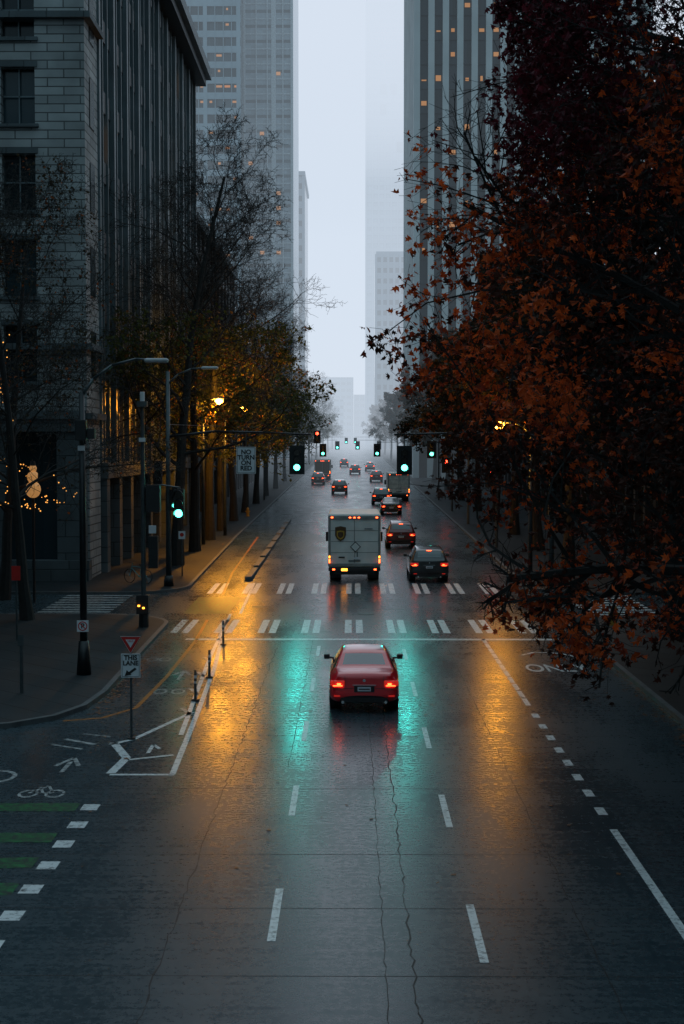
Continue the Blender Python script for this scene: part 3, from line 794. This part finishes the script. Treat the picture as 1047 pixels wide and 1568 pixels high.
for (x0_,x1_,z0_,z1_) in ((3.28,4.14,6.57,6.59),(3.28,4.14,5.38,5.40),(3.28,3.30,5.40,6.57),(4.12,4.14,5.40,6.57)): b.box(x0_,x1_,-0.124,-0.118,z0_,z1_,'signblack')
b.tube((3.71,-0.05,6.6),(3.71,-0.02,7.3),0.03,0.03,'steel',6); b.obj('no_turn_panel',root)
text('NO\nTURN\nON\nRED',root,(3.71,-0.125,5.985),0.30,'signblack')
root=empty('traffic_signal',(9.4,66.8,gz(67)+0.13))
b=MB(); b.tube((0,0,0),(0,0,7.8),0.14,0.1,'steel',14); b.path([(0,0,7.1),(-3.5,0,7.3),(-7.4,0,7.2)],0.07,0.04,'black'); b.obj('mast',root,smooth=True)
b=MB(); signal_head(b,-6.92,-0.12,6.0); b.tube((-6.92,0,6.6),(-6.92,0,7.25),0.03,0.03,'black',6); signal_head(b,0.0,-0.3,4.0,lit='off',back=False); b.obj('signal_heads',root)
light(root,(-6.92,-0.42,5.65),26,TEAL,0.15,'green_lamp_light','AREA')
root=empty('signal_pole',(-7.75,52.8,0.13))
b=MB(); b.tube((0,0,0),(0,0,8.4),0.10,0.07,'steel',12); b.tube((0,0,0),(0,0,1.0),0.19,0.16,'black',12); b.tube((0,0,8.4),(0,0,8.75),0.09,0.09,'signwhite',12); b.box(-.18,.18,-.18,.18,8.2,8.4,'steel')
b.box(-0.12,0.12,-0.14,-0.1,6.9,7.05,'signwhite')
b.obj('pole',root)
b=MB(); signal_head(b,1.35,-0.1,4.6,back=False); b.path([(0,0,5.2),(0.7,0,5.3),(1.35,0,5.2)],0.03,0.03,'steel'); b.box(0.15,0.65,-.25,.2,4.3,5.3,'plastic'); b.obj('side_signal',root)
b=MB(); b.box(0.2,0.55,-.1,.1,2.2,3.4,'black'); b.box(-0.25,0.2,-.2,.2,0.5,1.2,'plastic'); b.box(0.22,0.5,-.12,-.1,3.5,3.8,'signwhite'); b.obj('control_box',root,bevel=0.03)
b=MB(); b.box(-0.19,-.11,-0.235,-.2,.78,.84,'amber'); b.box(-0.02,.06,-0.235,-.2,.70,.76,'amber'); b.obj('push_button_lamp',root)
root=empty('street_lamp',(-7.9,41.7,0.13))
b=MB(); b.tube((0,0,0),(0,0,1.0),0.22,0.15,'black',12); b.tube((0,0,1.0),(0,0,8.3),0.11,0.08,'black',12)
b.path([(0,0,8.2),(0.35,0,8.7),(0.9,0,9.1),(1.6,0,9.28),(2.0,0,9.25)],0.05,0.035,'steel'); b.obj('post',root,smooth=True)
b=MB(); b.box(1.85,2.55,-0.14,0.14,9.17,9.30,'lamphead'); b.obj('lamp_head',root,bevel=0.06)
b=MB(); b.box(-0.14,0.18,-.35,-.1,6.9,7.5,'black'); b.box(0.2,0.42,-.3,-.1,6.95,7.25,'plastic'); b.tube((0.1,0,6.8),(0.1,-0.25,7.0),.03,.03,'black',6); b.box(-.1,.1,-.16,-.12,6.6,6.75,'signwhite'); b.obj('floodlight',root,bevel=0.02)
b=MB(); b.box(-0.17,0.17,-0.14,-0.12,1.28,1.62,'signwhite')
n=20
for i in range(n):
    a=2*math.pi*i/n; c=2*math.pi*(i+1)/n
    b.face([(0.11*math.cos(a),-0.145,1.45+.11*math.sin(a)),(0.14*math.cos(a),-0.145,1.45+.14*math.sin(a)),(0.14*math.cos(c),-0.145,1.45+.14*math.sin(c)),(0.11*math.cos(c),-0.145,1.45+.11*math.sin(c))],'signred')
b.face([(-.09,-.148,1.52),(-.07,-.148,1.54),(.09,-.148,1.38),(.07,-.148,1.36)],'signred'); b.obj('no_parking_plate',root)
text('P',root,(0,-0.142,1.45),0.2,'signblack')
def sodium(name,x,y,h,dx,power):
    root=empty(name,(x,y,gz(y)+0.13)); b=MB(); b.tube((0,0,0),(0,0,h-0.6),0.12,0.08,'steel',12); b.path([(0,0,h-0.7),(dx*.3,0,h-.2),(dx*.7,0,h),(dx,0,h)],0.05,0.04,'steel'); b.obj('post',root,smooth=True)
    b=MB(); s=1 if dx>0 else -1; b.box(min(dx,dx+s*.7),max(dx,dx+s*.7),-.16,.16,h-.03,h+.1,'lamphead'); b.obj('lamp_head',root,bevel=0.05)
    b=MB(); b.sphere((dx+s*.35,0,h-0.12),0.27,'sodium',12,0.8); b.obj('lamp_lens',root)
    light(root,(dx+s*.35,0,h-0.55),power,(1,0.40,0.03),0.2,'sodium_light'); return root
sodium('street_lamp',-9.6,92,9.4,0.7,2000)
sodium('street_lamp',-8.9,100,9.0,1.0,1100)
sodium('street_lamp',9.2,73,7.8,-1.3,430)
root=empty('lane_sign',(-5.15,33.0,0.004))
b=MB(); b.tube((0,0,0),(0,0,2.42),0.028,0.028,'steel',8); b.tube((0,0,0),(0,0,.04),0.1,0.1,'black',10); b.obj('post',root)
b=MB(); b.box(-0.225,0.225,-.05,-.035,1.46,2.02,'signwhite')
for (a,c,d_,e) in ((-.205,.205,1.99,2.0),(-.205,.205,1.48,1.49),(-.205,-.195,1.49,1.99),(.195,.205,1.49,1.99)): b.box(a,c,-.054,-.048,d_,e,'signblack')
b.face([(.10,-.056,1.70),(.14,-.056,1.66),(-.02,-.056,1.54),(-.06,-.056,1.58)],'signblack'); b.face([(-.14,-.058,1.50),(.02,-.058,1.53),(-.09,-.058,1.64)],'signblack'); b.obj('lane_panel',root)
text('THIS\nLANE',root,(0,-.055,1.86),0.15,'signblack')
b=MB(); b.face([(-.23,-.05,2.42),(0,-.05,2.04),(.23,-.05,2.42)],'signred'); b.face([(-.115,-.054,2.355),(0,-.054,2.165),(.115,-.054,2.355)],'signwhite'); b.face([(-.24,-.046,2.43),(0,-.046,2.025),(.24,-.046,2.43)],'signwhite'); b.obj('yield_panel',root)
text('YIELD',root,(0,-.058,2.315),0.055,'signred',fat=0.01)
root=empty('sign_post',(-9.0,38.5,0.13)); b=MB(); b.tube((0,0,0),(0,0,1.55),.05,.05,'steel',8); b.box(-.08,.08,-.06,-.05,1.3,1.6,'steel'); b.obj('post',root)
root=empty('sign_post',(-11.6,49.0,0.13)); b=MB(); b.tube((0,0,0),(0,0,2.6),.035,.035,'steel',8); b.box(-.15,.15,-.05,-.035,2.1,2.6,'signred'); b.obj('post',root)
root=empty('bus_stop_sign',(-8.6,72,0.27)); b=MB(); b.tube((0,0,0),(0,0,2.4),.035,.035,'steel',8); b.box(-.17,.17,-.05,-.035,1.9,2.3,'signwhite'); b.tube((0,-.055,2.12),(0,-.06,2.12),.1,.1,'signred',14); b.obj('post',root)
for (x,y) in ((-4.2,38),(-4.2,41.8),(-4.42,48.8)):
    b=MB(); b.tube((0,0,0),(0,0,.05),.12,.1,'black',12); b.tube((0,0,.05),(0,0,.85),.04,.035,'steel',10); b.tube((0,0,.62),(0,0,.70),.042,.042,'signwhite',10); b.tube((0,0,.48),(0,0,.54),.042,.042,'signwhite',10)
    b.obj('flexible_bollard',None,(x,y,0.006))
M['bikeframe']=mat('bike_frame_teal',(0.03,0.3,0.35),0.35); M['hydyel']=mat('hydrant_paint',(0.45,0.25,0.04),0.5)
for (x,y) in ((9.9,53.5),(-8.9,122)):
    b=MB(); b.tube((0,0,0),(0,0,.6),.13,.12,'hydyel',14); b.sphere((0,0,.62),.13,'hydyel',12); b.tube((-.2,0,.42),(.2,0,.42),.06,.06,'hydyel',10); b.tube((0,-.2,.4),(0,0,.4),.075,.075,'hydyel',10); b.tube((0,0,0),(0,0,.06),.18,.18,'hydyel',14); b.tube((0,0,.7),(0,0,.8),.03,.03,'hydyel',6)
    b.obj('fire_hydrant',None,(x,y,gz(y)+0.13),smooth=False)
def far_signal(x,y,z,lit='green',side=1):
    root=empty('traffic_signal',(0,y,gz(y)))
    b=MB(); px=9.2*side; b.tube((px,0,0.1),(px,0,z+1.1),.10,.07,'steel',10); b.tube((px,0,z+.85),(x,0,z+.85),.03,.025,'steel',8)
    signal_head(b,x,-.1,z,lit); b.obj('mast_and_head',root)
for (x,y,z,l,s) in ((-3.0,150,5.4,'green',-1),(2.7,150,5.4,'green',1),(6.3,112,6.0,'green',1),(-2.3,232,5.0,'green',-1),(1.0,232,5.0,'green',1),(4.5,232,5.0,'green',1),(-3.6,150,6.8,'red',-1),(0.9,330,5.0,'green',1),(-1.2,330,5,'green',-1),(8.8,90,4.6,'red',1),(8.6,130,4.3,'red',1)):
    far_signal(x,y,z,l,s)
b=MB()
def chain(p0,p1,n,sag):
    for i in range(n):
        t=i/(n-1)+R.gauss(0,.02); p=Vector(p0).lerp(Vector(p1),t); p.z-=sag*4*t*(1-t); p+=Vector((R.gauss(0,.1),R.gauss(0,.1),R.gauss(0,.1))); b.sphere(p,R.uniform(.015,.036),'warm',6)
chain((-15.8,62,7.0),(-14.3,62,6.0),20,.4); chain((-14.3,62,6.0),(-12.6,62,4.5),18,.6); chain((-15.8,62,5.9),(-13.5,62,4.1),22,.4)
chain((-15.0,58,10.8),(-14.0,58,8.0),18,-.2); chain((-14.0,58,11.4),(-14.2,58,9.0),12,.3); chain((-12.9,62,5.4),(-11.8,62,4.7),9,.2); chain((-15.6,62,4.6),(-13.9,62,4.3),12,.2)
b.obj('fairy_lights')
M['snow']=mat('lit_decoration',(0.6,0.4,0.2),0.4,emit=(1,0.45,0.13),es=0.32,var=.3,scale=6)
b=MB(); b.sphere((0,0,.38),.34,'snow',16,1.1); b.sphere((0,0,.92),.26,'snow',16,1.1); b.sphere((0,0,1.3),.17,'snow',14); b.tube((0,0,1.42),(0,0,1.62),.13,.1,'plastic',14); b.tube((0,0,-4.6),(0,0,.1),.06,.06,'black',8); b.obj('snowman_decoration',None,(-13.9,62,4.6))
b=MB()
for i in range(6): b.box(0,0.05,i*.9,i*.9+.9,1.6,3.4,'signred' if i%2==0 else 'signwhite')
for yy in (0,5.4): b.tube((0.02,yy,0.1),(0.02,yy,3.5),.04,.04,'steel',8)
b.obj('street_banner',None,(-11.6,112,gz(112)))
b=MB(); b.tube((-8.7,67.5,7.9),(-2,140,8.5),.015,.015,'black',5); b.obj('overhead_wire')
b=MB()
for wy in (0,1.05):
    for i in range(20):
        a=2*math.pi*i/20; c=2*math.pi*(i+1)/20
        b.tube((0,wy+.33*math.cos(a),.34+.33*math.sin(a)),(0,wy+.33*math.cos(c),.34+.33*math.sin(c)),.018,.018,'rubber',6,False)
    for i in range(6):
        a=math.pi*i/6; b.tube((0,wy+.32*math.cos(a),.34+.32*math.sin(a)),(0,wy-.32*math.cos(a),.34-.32*math.sin(a)),.003,.003,'chrome',4,False)
for p,q_ in (((0,0,.34),(0,.42,.30)),((0,.42,.30),(0,.30,.88)),((0,.33,.78),(0,.88,.82)),((0,.42,.30),(0,.90,.72)),((0,0,.34),(0,.33,.78)),((0,1.05,.34),(0,.86,.98))): b.tube(p,q_,.018,.016,'bikeframe',8)
b.box(-.07,.07,.18,.42,.88,.93,'plastic'); b.tube((-.28,.84,1.0),(.28,.84,1.0),.014,.014,'black',8)
b.obj('parked_bicycle',None,(-9.9,68.5,gz(68)+.13),rz=rad(60))

# ------------------------------------------------------------ fog
def fog(name,x0,x1,y0,y1,z0,z1,d,col):
    m=bpy.data.materials.new(name); m.use_nodes=True; nt=m.node_tree; nt.nodes.clear()
    out=N(nt,'ShaderNodeOutputMaterial'); ab=N(nt,'ShaderNodeVolumeAbsorption',Density=d); ab.inputs['Color'].default_value=(0,0,0,1)
    em=N(nt,'ShaderNodeEmission',Strength=d); em.inputs['Color'].default_value=c4(col)
    ad=N(nt,'ShaderNodeAddShader'); nt.links.new(ab.outputs[0],ad.inputs[0]); nt.links.new(em.outputs[0],ad.inputs[1]); nt.links.new(ad.outputs[0],out.inputs['Volume'])
    try: m.cycles.homogeneous_volume=True
    except Exception as ex: print('hv',ex)
    M[name]=m; b=MB(); b.box(x0,x1,y0,y1,z0,z1,name); b.obj(name)
fog('fog',-400,400,326.3,900,-1,500,0.0030,(0.66,0.745,0.86))
fog('haze',-395,395,152,326.2,-1,490,0.0008,(0.55,0.68,0.80))
fog('fog_bank',-390,390,450,880,135,480,0.008,(0.74,0.80,0.91))

# ------------------------------------------------------------ world, sun, camera
w=bpy.data.worlds.new('World'); scene.world=w; w.use_nodes=True; nt=w.node_tree; nt.nodes.clear()
out=N(nt,'ShaderNodeOutputWorld'); sky=N(nt,'ShaderNodeTexSky'); sky.sky_type='NISHITA'; sky.sun_disc=False; sky.sun_elevation=rad(40); sky.sun_rotation=rad(0)
bg=N(nt,'ShaderNodeBackground',Strength=0.012); nt.links.new(sky.outputs[0],bg.inputs['Color'])
tc=N(nt,'ShaderNodeTexCoord'); sp=N(nt,'ShaderNodeSeparateXYZ'); nt.links.new(tc.outputs['Generated'],sp.inputs[0])
cr=nt.nodes.new('ShaderNodeValToRGB'); e=cr.color_ramp.elements
mr=N(nt,'ShaderNodeMapRange'); mr.inputs[1].default_value=-1; mr.inputs[2].default_value=1; nt.links.new(sp.outputs['Y'],mr.inputs[0]); nt.links.new(mr.outputs[0],cr.inputs['Fac'])
e[0].position=0.0; e[0].color=(0.125,0.20,0.235,1); e[1].position=1.0; e[1].color=(0.78,0.82,0.93,1)
x=e.new(0.5); x.color=(0.11,0.205,0.25,1); x=e.new(0.85); x.color=(0.42,0.50,0.59,1)
zr=N(nt,'ShaderNodeMapRange',interpolation_type='SMOOTHSTEP'); zr.inputs[1].default_value=0.35; zr.inputs[2].default_value=1.0; nt.links.new(sp.outputs['Z'],zr.inputs[0])
mz=N(nt,'ShaderNodeMix',data_type='RGBA'); nt.links.new(zr.outputs[0],mz.inputs[0]); nt.links.new(cr.outputs[0],mz.inputs[6]); mz.inputs[7].default_value=(0.31,0.50,0.59,1)
bg2=N(nt,'ShaderNodeBackground',Strength=1.0); nt.links.new(mz.outputs[2],bg2.inputs['Color'])
ad=N(nt,'ShaderNodeAddShader'); nt.links.new(bg.outputs[0],ad.inputs[0]); nt.links.new(bg2.outputs[0],ad.inputs[1]); nt.links.new(ad.outputs[0],out.inputs['Surface'])
sl=bpy.data.lights.new('sun','SUN'); sl.energy=0.25; sl.angle=rad(25); sl.color=(0.93,0.97,1.0)
so=bpy.data.objects.new('sun',sl); scene.collection.objects.link(so); so.rotation_euler=(rad(-50),0,0)

cam=bpy.data.cameras.new('camera'); co=bpy.data.objects.new('camera',cam); scene.collection.objects.link(co); scene.camera=co
cam.sensor_fit='VERTICAL'; cam.sensor_height=36; cam.lens=50; cam.clip_end=5000; cam.clip_start=0.1
co.location=(0,0,6.85); co.rotation_euler=(rad(90-2.63),0,rad(0.38))
scene.view_settings.view_transform='Standard'; scene.view_settings.look='None'; scene.view_settings.exposure=0; scene.view_settings.gamma=1
